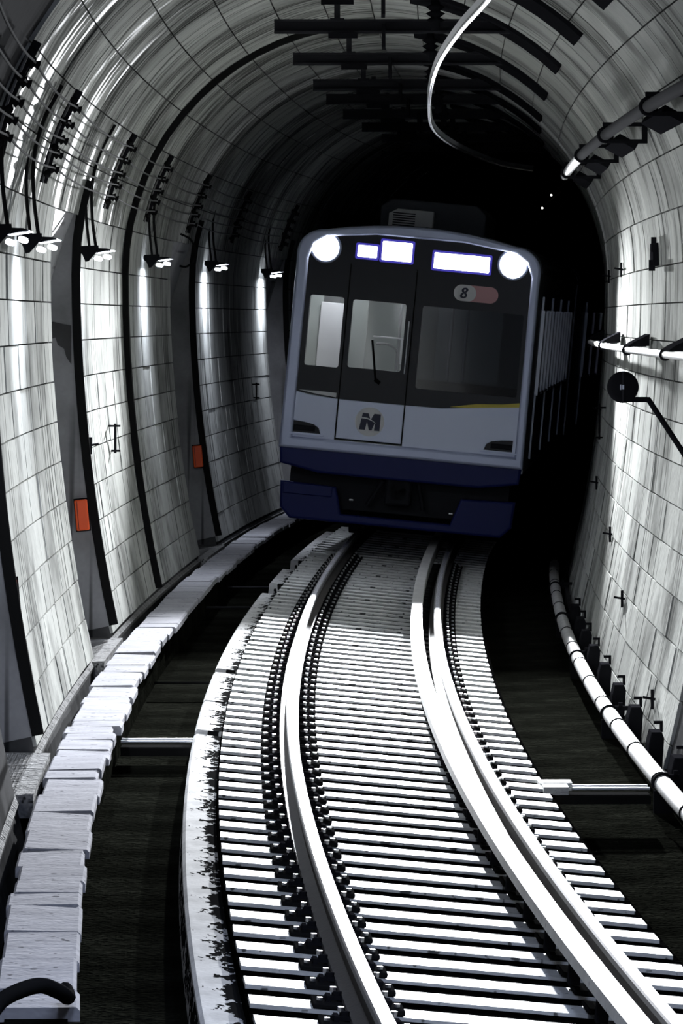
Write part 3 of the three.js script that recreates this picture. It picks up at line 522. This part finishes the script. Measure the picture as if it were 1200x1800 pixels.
{
  const t = train, FZ = 0;
  carBody(t, -0.12, -19.6);
  // window openings in the black mask
  const wl = [-1.19, 1.95, -0.80, 2.75], wd = [-0.70, 1.97, -0.09, 2.74], wr = [0.09, 1.8, 1.24, 2.74];
  const R = (w, r = 0.03) => roundRect(w[0], w[1], w[2], w[3], r, 3).reverse();
  // silver rim with rounded outer edge, hole where the mask sits
  const rim = [[-1.245, 1.13], [1.285, 1.13], [1.285, 3.17], [1.22, 3.33], [1.08, 3.42], [0.5, 3.49], [-0.5, 3.49], [-1.06, 3.42], [-1.19, 3.33], [-1.245, 3.17]];
  tag(mesh('face_rim', slabOf(section(0, 1.0), 0.1, [[...rim].reverse()], 0.03).translate(0, 0, FZ - 0.13), M.silverEdge, t), 'silver rim around the front');
  // black mask with three windows
  const maskOut = [[-1.30, 1.645], [-0.77, 1.6], [-0.765, 1.6], [0.0, 1.6], [0.4, 1.61], [0.85, 1.66], [1.30, 1.70], [1.30, 3.2], [1.24, 3.36], [1.1, 3.46], [0.5, 3.53], [-0.5, 3.53], [-1.1, 3.46], [-1.24, 3.36], [-1.30, 3.2]];
  tag(mesh('window_mask', slabOf(maskOut, 0.05, [R(wl), R(wd), R(wr)], 0).translate(0, 0, FZ - 0.1), M.mask, t), 'gloss black window surround');
  mesh('side_window_glass', slabOf(roundRect(...wl, 0.03, 3), 0.006).translate(0, 0, FZ - 0.09), M.glass, t);
  // gangway door slightly off centre
  const door = tag(mesh('front_door', [slabOf([[-0.752, 1.62], [-0.012, 1.62], [-0.012, 3.14], [-0.752, 3.14]], 0.02, [R(wd)]).translate(0, 0, FZ - 0.05)], M.mask, t), 'black framed front door');
  mesh('door_glass', slabOf(roundRect(...wd, 0.03, 3), 0.006).translate(0, 0, FZ - 0.06), M.glass, door);
  mesh('door_seal', [box(0.014, 2.0, 0.012, -0.76, 2.14, FZ - 0.042), box(0.014, 2.0, 0.012, -0.005, 2.14, FZ - 0.042), box(0.74, 0.014, 0.012, -0.382, 1.15, FZ - 0.042)], M.rubber, door);
  mesh('door_handle', bar([-0.045, 1.95, FZ - 0.015], [-0.045, 2.55, FZ - 0.015], 0.009), M.zinc, door);
  mesh('windscreen', slabOf(roundRect(...wr, 0.03, 3), 0.006).translate(0, 0, FZ - 0.09), M.tint, t);
  // lower silver panels
  const lowL = [[-1.31, 1.13], [-0.768, 1.13], [-0.768, 1.6], [-0.86, 1.605], [-1.1, 1.62], [-1.31, 1.66]], lowD = [[-0.753, 1.157], [-0.012, 1.157], [-0.012, 1.6], [-0.753, 1.6]], lowR = [[0.002, 1.13], [1.31, 1.13], [1.31, 1.70], [0.85, 1.655], [0.4, 1.605], [0.002, 1.6]];
  const recL = [[-1.25, 1.185], [-0.93, 1.185], [-0.955, 1.25], [-1.01, 1.285], [-1.12, 1.305], [-1.25, 1.315]], recR = recL.map(([x, y]) => [-x, y]);
  mesh('front_panel', slabOf(lowL, 0.05, [[...recL].reverse()], 0.006).translate(0, 0, FZ - 0.09), M.silver, t);
  mesh('front_panel', slabOf(lowR, 0.05, [recR], 0.006).translate(0, 0, FZ - 0.09), M.silver, t);
  mesh('door_lower_panel', slabOf(lowD, 0.045, undefined, 0.006).translate(0, 0, FZ - 0.085), M.silver, door);
  for (const e of [-1, 1]) {
    const q = mesh('tail_light', box(0.36, 0.16, 0.03, e * 1.09, 1.245, FZ - 0.12), M.mask, t); mesh('tail_lens', rbox(0.24, 0.06, 0.02, 0.008, e * 1.12, 1.235, FZ - 0.098), M.under, q);
    mesh('lip', box(0.42, 0.016, 0.05, e * 1.1, 1.165, FZ - 0.02), M.silverEdge, q);
  }
  // crescents under the mask: yellow stripe right, painted white glare left
  tag(mesh('yellow_crescent', slabOf([[0.5, 1.63], [0.9, 1.645], [1.285, 1.69], [1.285, 1.745], [1.1, 1.715], [0.8, 1.69]], 0.012).translate(0, 0, FZ - 0.05), M.yellow, t), 'yellow crescent stripe');
  tag(mesh('glare_crescent', slabOf([[-1.22, 1.665], [-1.0, 1.632], [-0.79, 1.615], [-0.79, 1.665], [-1.0, 1.668]], 0.012).translate(0, 0, FZ - 0.05), M.white, t), 'pale crescent painted as glare');
  // round emblem: white disc, slanted dark letter cut by a fine swoosh
  const em = tag(mesh('emblem_disc', new THREE.CylinderGeometry(0.165, 0.165, 0.008, 40).rotateX(Math.PI / 2).translate(-0.385, 1.375, FZ - 0.034), M.white, door), 'white round emblem with dark letter M');
  const m1 = [[-0.115, -0.095], [-0.045, -0.095], [-0.03, 0.0], [0.0, -0.095], [0.03, -0.095], [0.062, 0.0], [0.058, -0.095], [0.12, -0.095], [0.12, 0.095], [0.045, 0.095], [0.008, 0.02], [-0.02, 0.095], [-0.085, 0.095]];
  mesh('letter_m', slabOf(m1, 0.004).translate(-0.385, 1.375, FZ - 0.03), M.emblem, door);
  const sw = []; for (let i = 0; i <= 10; i++) sw.push([-0.15 + 0.22 * i / 10, 0.022 + 0.02 * Math.sin(i / 10 * 2.6) - 0.045 * (i / 10) ** 2]);
  mesh('swoosh', slabOf([...sw, ...sw.map(([x, y], i) => [x, y + 0.016 * Math.sin((i + 0.5) / 11 * Math.PI)]).reverse()], 0.002).translate(-0.385, 1.375, FZ - 0.0255), M.white, door);
  // run number plate
  const plate = mesh('number_plate', slabOf(roundRect(0.425, 2.835, 0.93, 3.02, 0.09, 8), 0.008).translate(0, 0, FZ - 0.05), M.pink, t);
  mesh('plate_field', slabOf(roundRect(0.425, 2.835, 0.68, 3.02, 0.09, 8), 0.002).translate(0, 0, FZ - 0.0415), M.white, plate);
  const tg = new TextGeometry('8', { font, size: 0.12, depth: 0.003, curveSegments: 8 }); tg.computeBoundingBox(); tg.translate(-(tg.boundingBox.max.x + tg.boundingBox.min.x) / 2, -(tg.boundingBox.max.y + tg.boundingBox.min.y) / 2, 0); tg.applyMatrix4(new THREE.Matrix4().makeShear(0, 0, 0.18, 0, 0, 0));
  mesh('digit', tg.translate(0.545, 2.928, FZ - 0.039), M.emblem, plate);
  // lit displays
  const disp = (x0, y0, x1, y1) => { const d = mesh('display', slabOf(roundRect(x0 - 0.025, y0 - 0.025, x1 + 0.025, y1 + 0.025, 0.02, 3), 0.012).translate(0, 0, FZ - 0.05), M.displayRim, t); mesh('display_screen', slabOf(roundRect(x0, y0, x1, y1, 0.012, 3), 0.004).translate(0, 0, FZ - 0.037), M.display, d); };
  disp(-0.70, 3.225, -0.48, 3.36); disp(-0.425, 3.215, -0.085, 3.43); disp(0.17, 3.175, 0.80, 3.355);
  // headlights: glowing lens, bezel and spot
  for (const e of [-1, 1]) {
    const q = mesh('headlight', new THREE.TorusGeometry(0.16, 0.02, 8, 32).translate(e * 1.065, 3.295, FZ - 0.045), M.silverEdge, t);
    mesh('headlight_lens', new THREE.SphereGeometry(0.155, 24, 10, 0, Math.PI * 2, 0, Math.PI / 2).scale(1, 0.35, 1).rotateX(Math.PI / 2).translate(e * 1.065, 3.295, FZ - 0.05), M.headlamp, q);
    const sp = new THREE.SpotLight(HEADLIGHT.color, HEADLIGHT.power, 0, HEADLIGHT.angle * Math.PI / 180, 1.0, 2);
    sp.position.set(e * 1.065, 3.295, FZ + 0.06); sp.target.position.set(e * 1.065 + 2.0, 3.295 - 3.7, FZ + 40); sp.castShadow = true; sp.shadow.radius = 4; sp.shadow.mapSize.set(2048, 2048); sp.name = 'headlight_beam';
    t.add(sp, sp.target); sp.target.name = 'beam_target';
  }
  // wiper on the door, wiper arm
  mesh('wiper', [bar([-0.44, 2.3, FZ - 0.015], [-0.36, 1.83, FZ - 0.015], 0.012), bar([-0.37, 1.86, FZ - 0.01], [-0.31, 1.82, FZ - 0.01], 0.022)], M.black, t);
  // bumper, skirt and coupler
  mesh('bumper_band', slabOf([[-1.36, 0.82], [-0.9, 0.74], [0.9, 0.74], [1.36, 0.82], [1.385, 1.12], [-1.385, 1.12]], 0.16, undefined, 0.03).translate(0, 0, FZ - 0.24), M.navy, t);
  tag(mesh('skirt', slabOf([[-1.2, 0.2], [1.2, 0.2], [1.32, 0.32], [1.34, 0.62], [0.72, 0.6], [0.62, 0.3], [-0.62, 0.3], [-0.7, 0.6], [-1.34, 0.62], [-1.32, 0.32]], 0.1, undefined, 0.03).translate(0, 0, FZ - 0.26), M.navy, t), 'navy blue snow-plough skirt');
  mesh('skirt_step', rbox(0.56, 0.12, 0.06, 0.01, -1.02, 0.54, FZ - 0.14), M.navy, t);
  mesh('coupler', [rbox(0.3, 0.34, 0.3, 0.04, 0, 0.62, FZ - 0.3), cyl(0.1, 0.3, 'z', 0, 0.62, FZ - 0.3), bar([-0.18, 0.72, FZ - 0.2], [-0.34, 0.42, FZ - 0.24], 0.025), bar([0.22, 0.74, FZ - 0.2], [0.3, 0.42, FZ - 0.24], 0.025)], M.under, t);
  mesh('buffer_wall', box(2.5, 0.6, 0.06, 0, 0.65, FZ - 0.4), M.under, t);
  for (const [x, y] of [[-0.52, 0.47], [0.62, 0.42]]) mesh('marker_glint', rbox(0.05, 0.022, 0.02, 0.006, x, y, FZ - 0.2), M.bolt, t);
  // cab interior seen through the windows
  const cab = mesh('cab_partition', slabOf([[-1.3, 1.05], [1.3, 1.05], [1.3, 3.35], [-1.3, 3.35]], 0.04, [R([-1.15, 1.9, -0.85, 2.9]), R([-0.62, 1.15, -0.12, 2.95]), R([0.2, 1.9, 0.95, 2.8])]).translate(0, 0, FZ - 1.8), M.cabin, t);
  mesh('cab_pole', [bar([-0.28, 1.1, FZ - 2.6], [-0.28, 3.3, FZ - 2.6], 0.018), bar([0.32, 1.1, FZ - 2.8], [0.32, 3.3, FZ - 2.8], 0.018), bar([0.5, 1.1, FZ - 2.8], [0.5, 3.3, FZ - 2.8], 0.018)], M.zinc, cab);
  mesh('cab_rail', sweepTube([[-0.42, 2.26, FZ - 0.5], [-0.28, 2.26, FZ - 0.5], [-0.2, 2.22, FZ - 0.5], [-0.15, 2.12, FZ - 0.5], [-0.15, 1.98, FZ - 0.5]], 0.012), M.zinc, cab);
  mesh('cab_shelf', [box(0.36, 0.015, 0.2, -0.28, 2.34, FZ - 0.5), box(0.02, 0.3, 0.02, -0.13, 2.2, FZ - 0.5)], M.zinc, cab);
  mesh('cab_desk', rbox(1.2, 0.7, 0.5, 0.04, 0.66, 1.55, FZ - 0.5), M.mask, cab);
  mesh('cab_cupboard', rbox(0.34, 0.95, 0.06, 0.01, -1.0, 2.2, FZ - 1.72), M.cabinLight, cab);
  mesh('saloon_end', box(2.6, 2.4, 0.05, 0, 2.2, FZ - 7), M.cabin, cab);
  mesh('saloon_lamp', box(0.12, 0.04, 4, -0.5, 3.25, FZ - 4.4), M.display, cab);
  const il = new THREE.RectAreaLight(lin(0.95, 0.97, 1), 6, 0.12, 4); il.position.set(-0.5, 3.21, FZ - 4.4); il.rotation.x = -Math.PI / 2; t.add(il); il.name = 'saloon_light';
  mesh('cab_lamp', rbox(0.2, 0.03, 0.2, 0.01, -1.0, 3.2, FZ - 1.2), M.display, cab);
  const cl = new THREE.RectAreaLight(lin(0.95, 0.97, 1), 60, 0.2, 0.2); cl.position.set(-1.0, 3.17, FZ - 1.2); cl.rotation.x = -Math.PI / 2; t.add(cl); cl.name = 'cab_light';
  // roof air conditioner: louvred end coloured white as lit, rest dark as shaded
  const ac = mesh('air_conditioner', slabOf([[-0.62, 3.55], [0.62, 3.55], [0.62, 3.86], [0.5, 3.96], [-0.5, 3.96], [-0.62, 3.86]], 3.2, undefined, 0.02).translate(0, 0, FZ - 5.6), M.roof, t);
  const lv = mesh('louvre_housing', slabOf([[-0.5, 3.62], [0.02, 3.62], [0.02, 3.84], [-0.4, 3.84], [-0.5, 3.78]], 0.3, undefined, 0.01).translate(0, 0, FZ - 2.3), M.white, t);
  for (let i = 0; i < 6; i++) mesh('louvre_slat', box(0.26, 0.012, 0.02, -0.32, 3.65 + i * 0.028, FZ - 1.985), M.under, lv);
}
const car2 = carFrame(thing('metro_car', 'second metro car coupled behind, only its window side showing', 'train'), 62.2);
carBody(car2, -0.1, -19.6);

// two pin-point indicator lamps far down the arch
[[942, 315, 4.2], [922, 338, 4.05]].forEach(([x, y, h], i) => {
  const s = 52, p = at(s, 1.62 - 0.12 * i, h - 0.02 * i), t = thing('indicator_lamp', 'tiny pinpoint lamp on the arch above the train', 'lamp', 'pinpoint lamps above the train'); t.position.copy(p);
  mesh('bulb', new THREE.SphereGeometry(0.014, 10, 8), M.smallLamp, t); mesh('stem', bar([0, 0, 0], [0.25, 0.22, -0.05], 0.008), M.black, t);
});

// ---------------------------------------------------------------- station lights behind the tunnel mouth (above and behind the frame)
[[-3.2, 0.5], [0.6, 0.5], [-3.2, -1.2], [0.6, -1.2]].forEach(([s, l]) => {
  const t = thing('station_lamp', 'bluish fluorescent panel lamp hung from the arch at the tunnel mouth', 'lamp', 'panel lamps at the tunnel mouth'); place(t, s, l, 4.45);
  t.rotateX(0.8);
  mesh('lamp_case', rbox(0.5, 0.06, 1.2, 0.015, 0, 0.04, 0), M.darkSteel, t);
  mesh('lamp_panel', box(0.44, 0.01, 1.1, 0, 0.004, 0), new THREE.MeshStandardMaterial({ color: 0xffffff, emissive: STATION.color, emissiveIntensity: 3 }), t);
  mesh('hanger', [bar([0, 0.06, -0.3], [0, 0.5, -0.3], 0.01), bar([0, 0.06, 0.3], [0, 0.4, 0.3], 0.01)], M.darkSteel, t);
  const q = new THREE.RectAreaLight(STATION.color, STATION.power, 0.44, 1.1); q.position.set(0, -0.006, 0); q.rotation.x = -Math.PI / 2; t.add(q); q.name = 'station_light';
});

scene.traverse((o) => { if (o.isMesh) o.castShadow = o.receiveShadow = true; });
renderer.render(scene, camera);
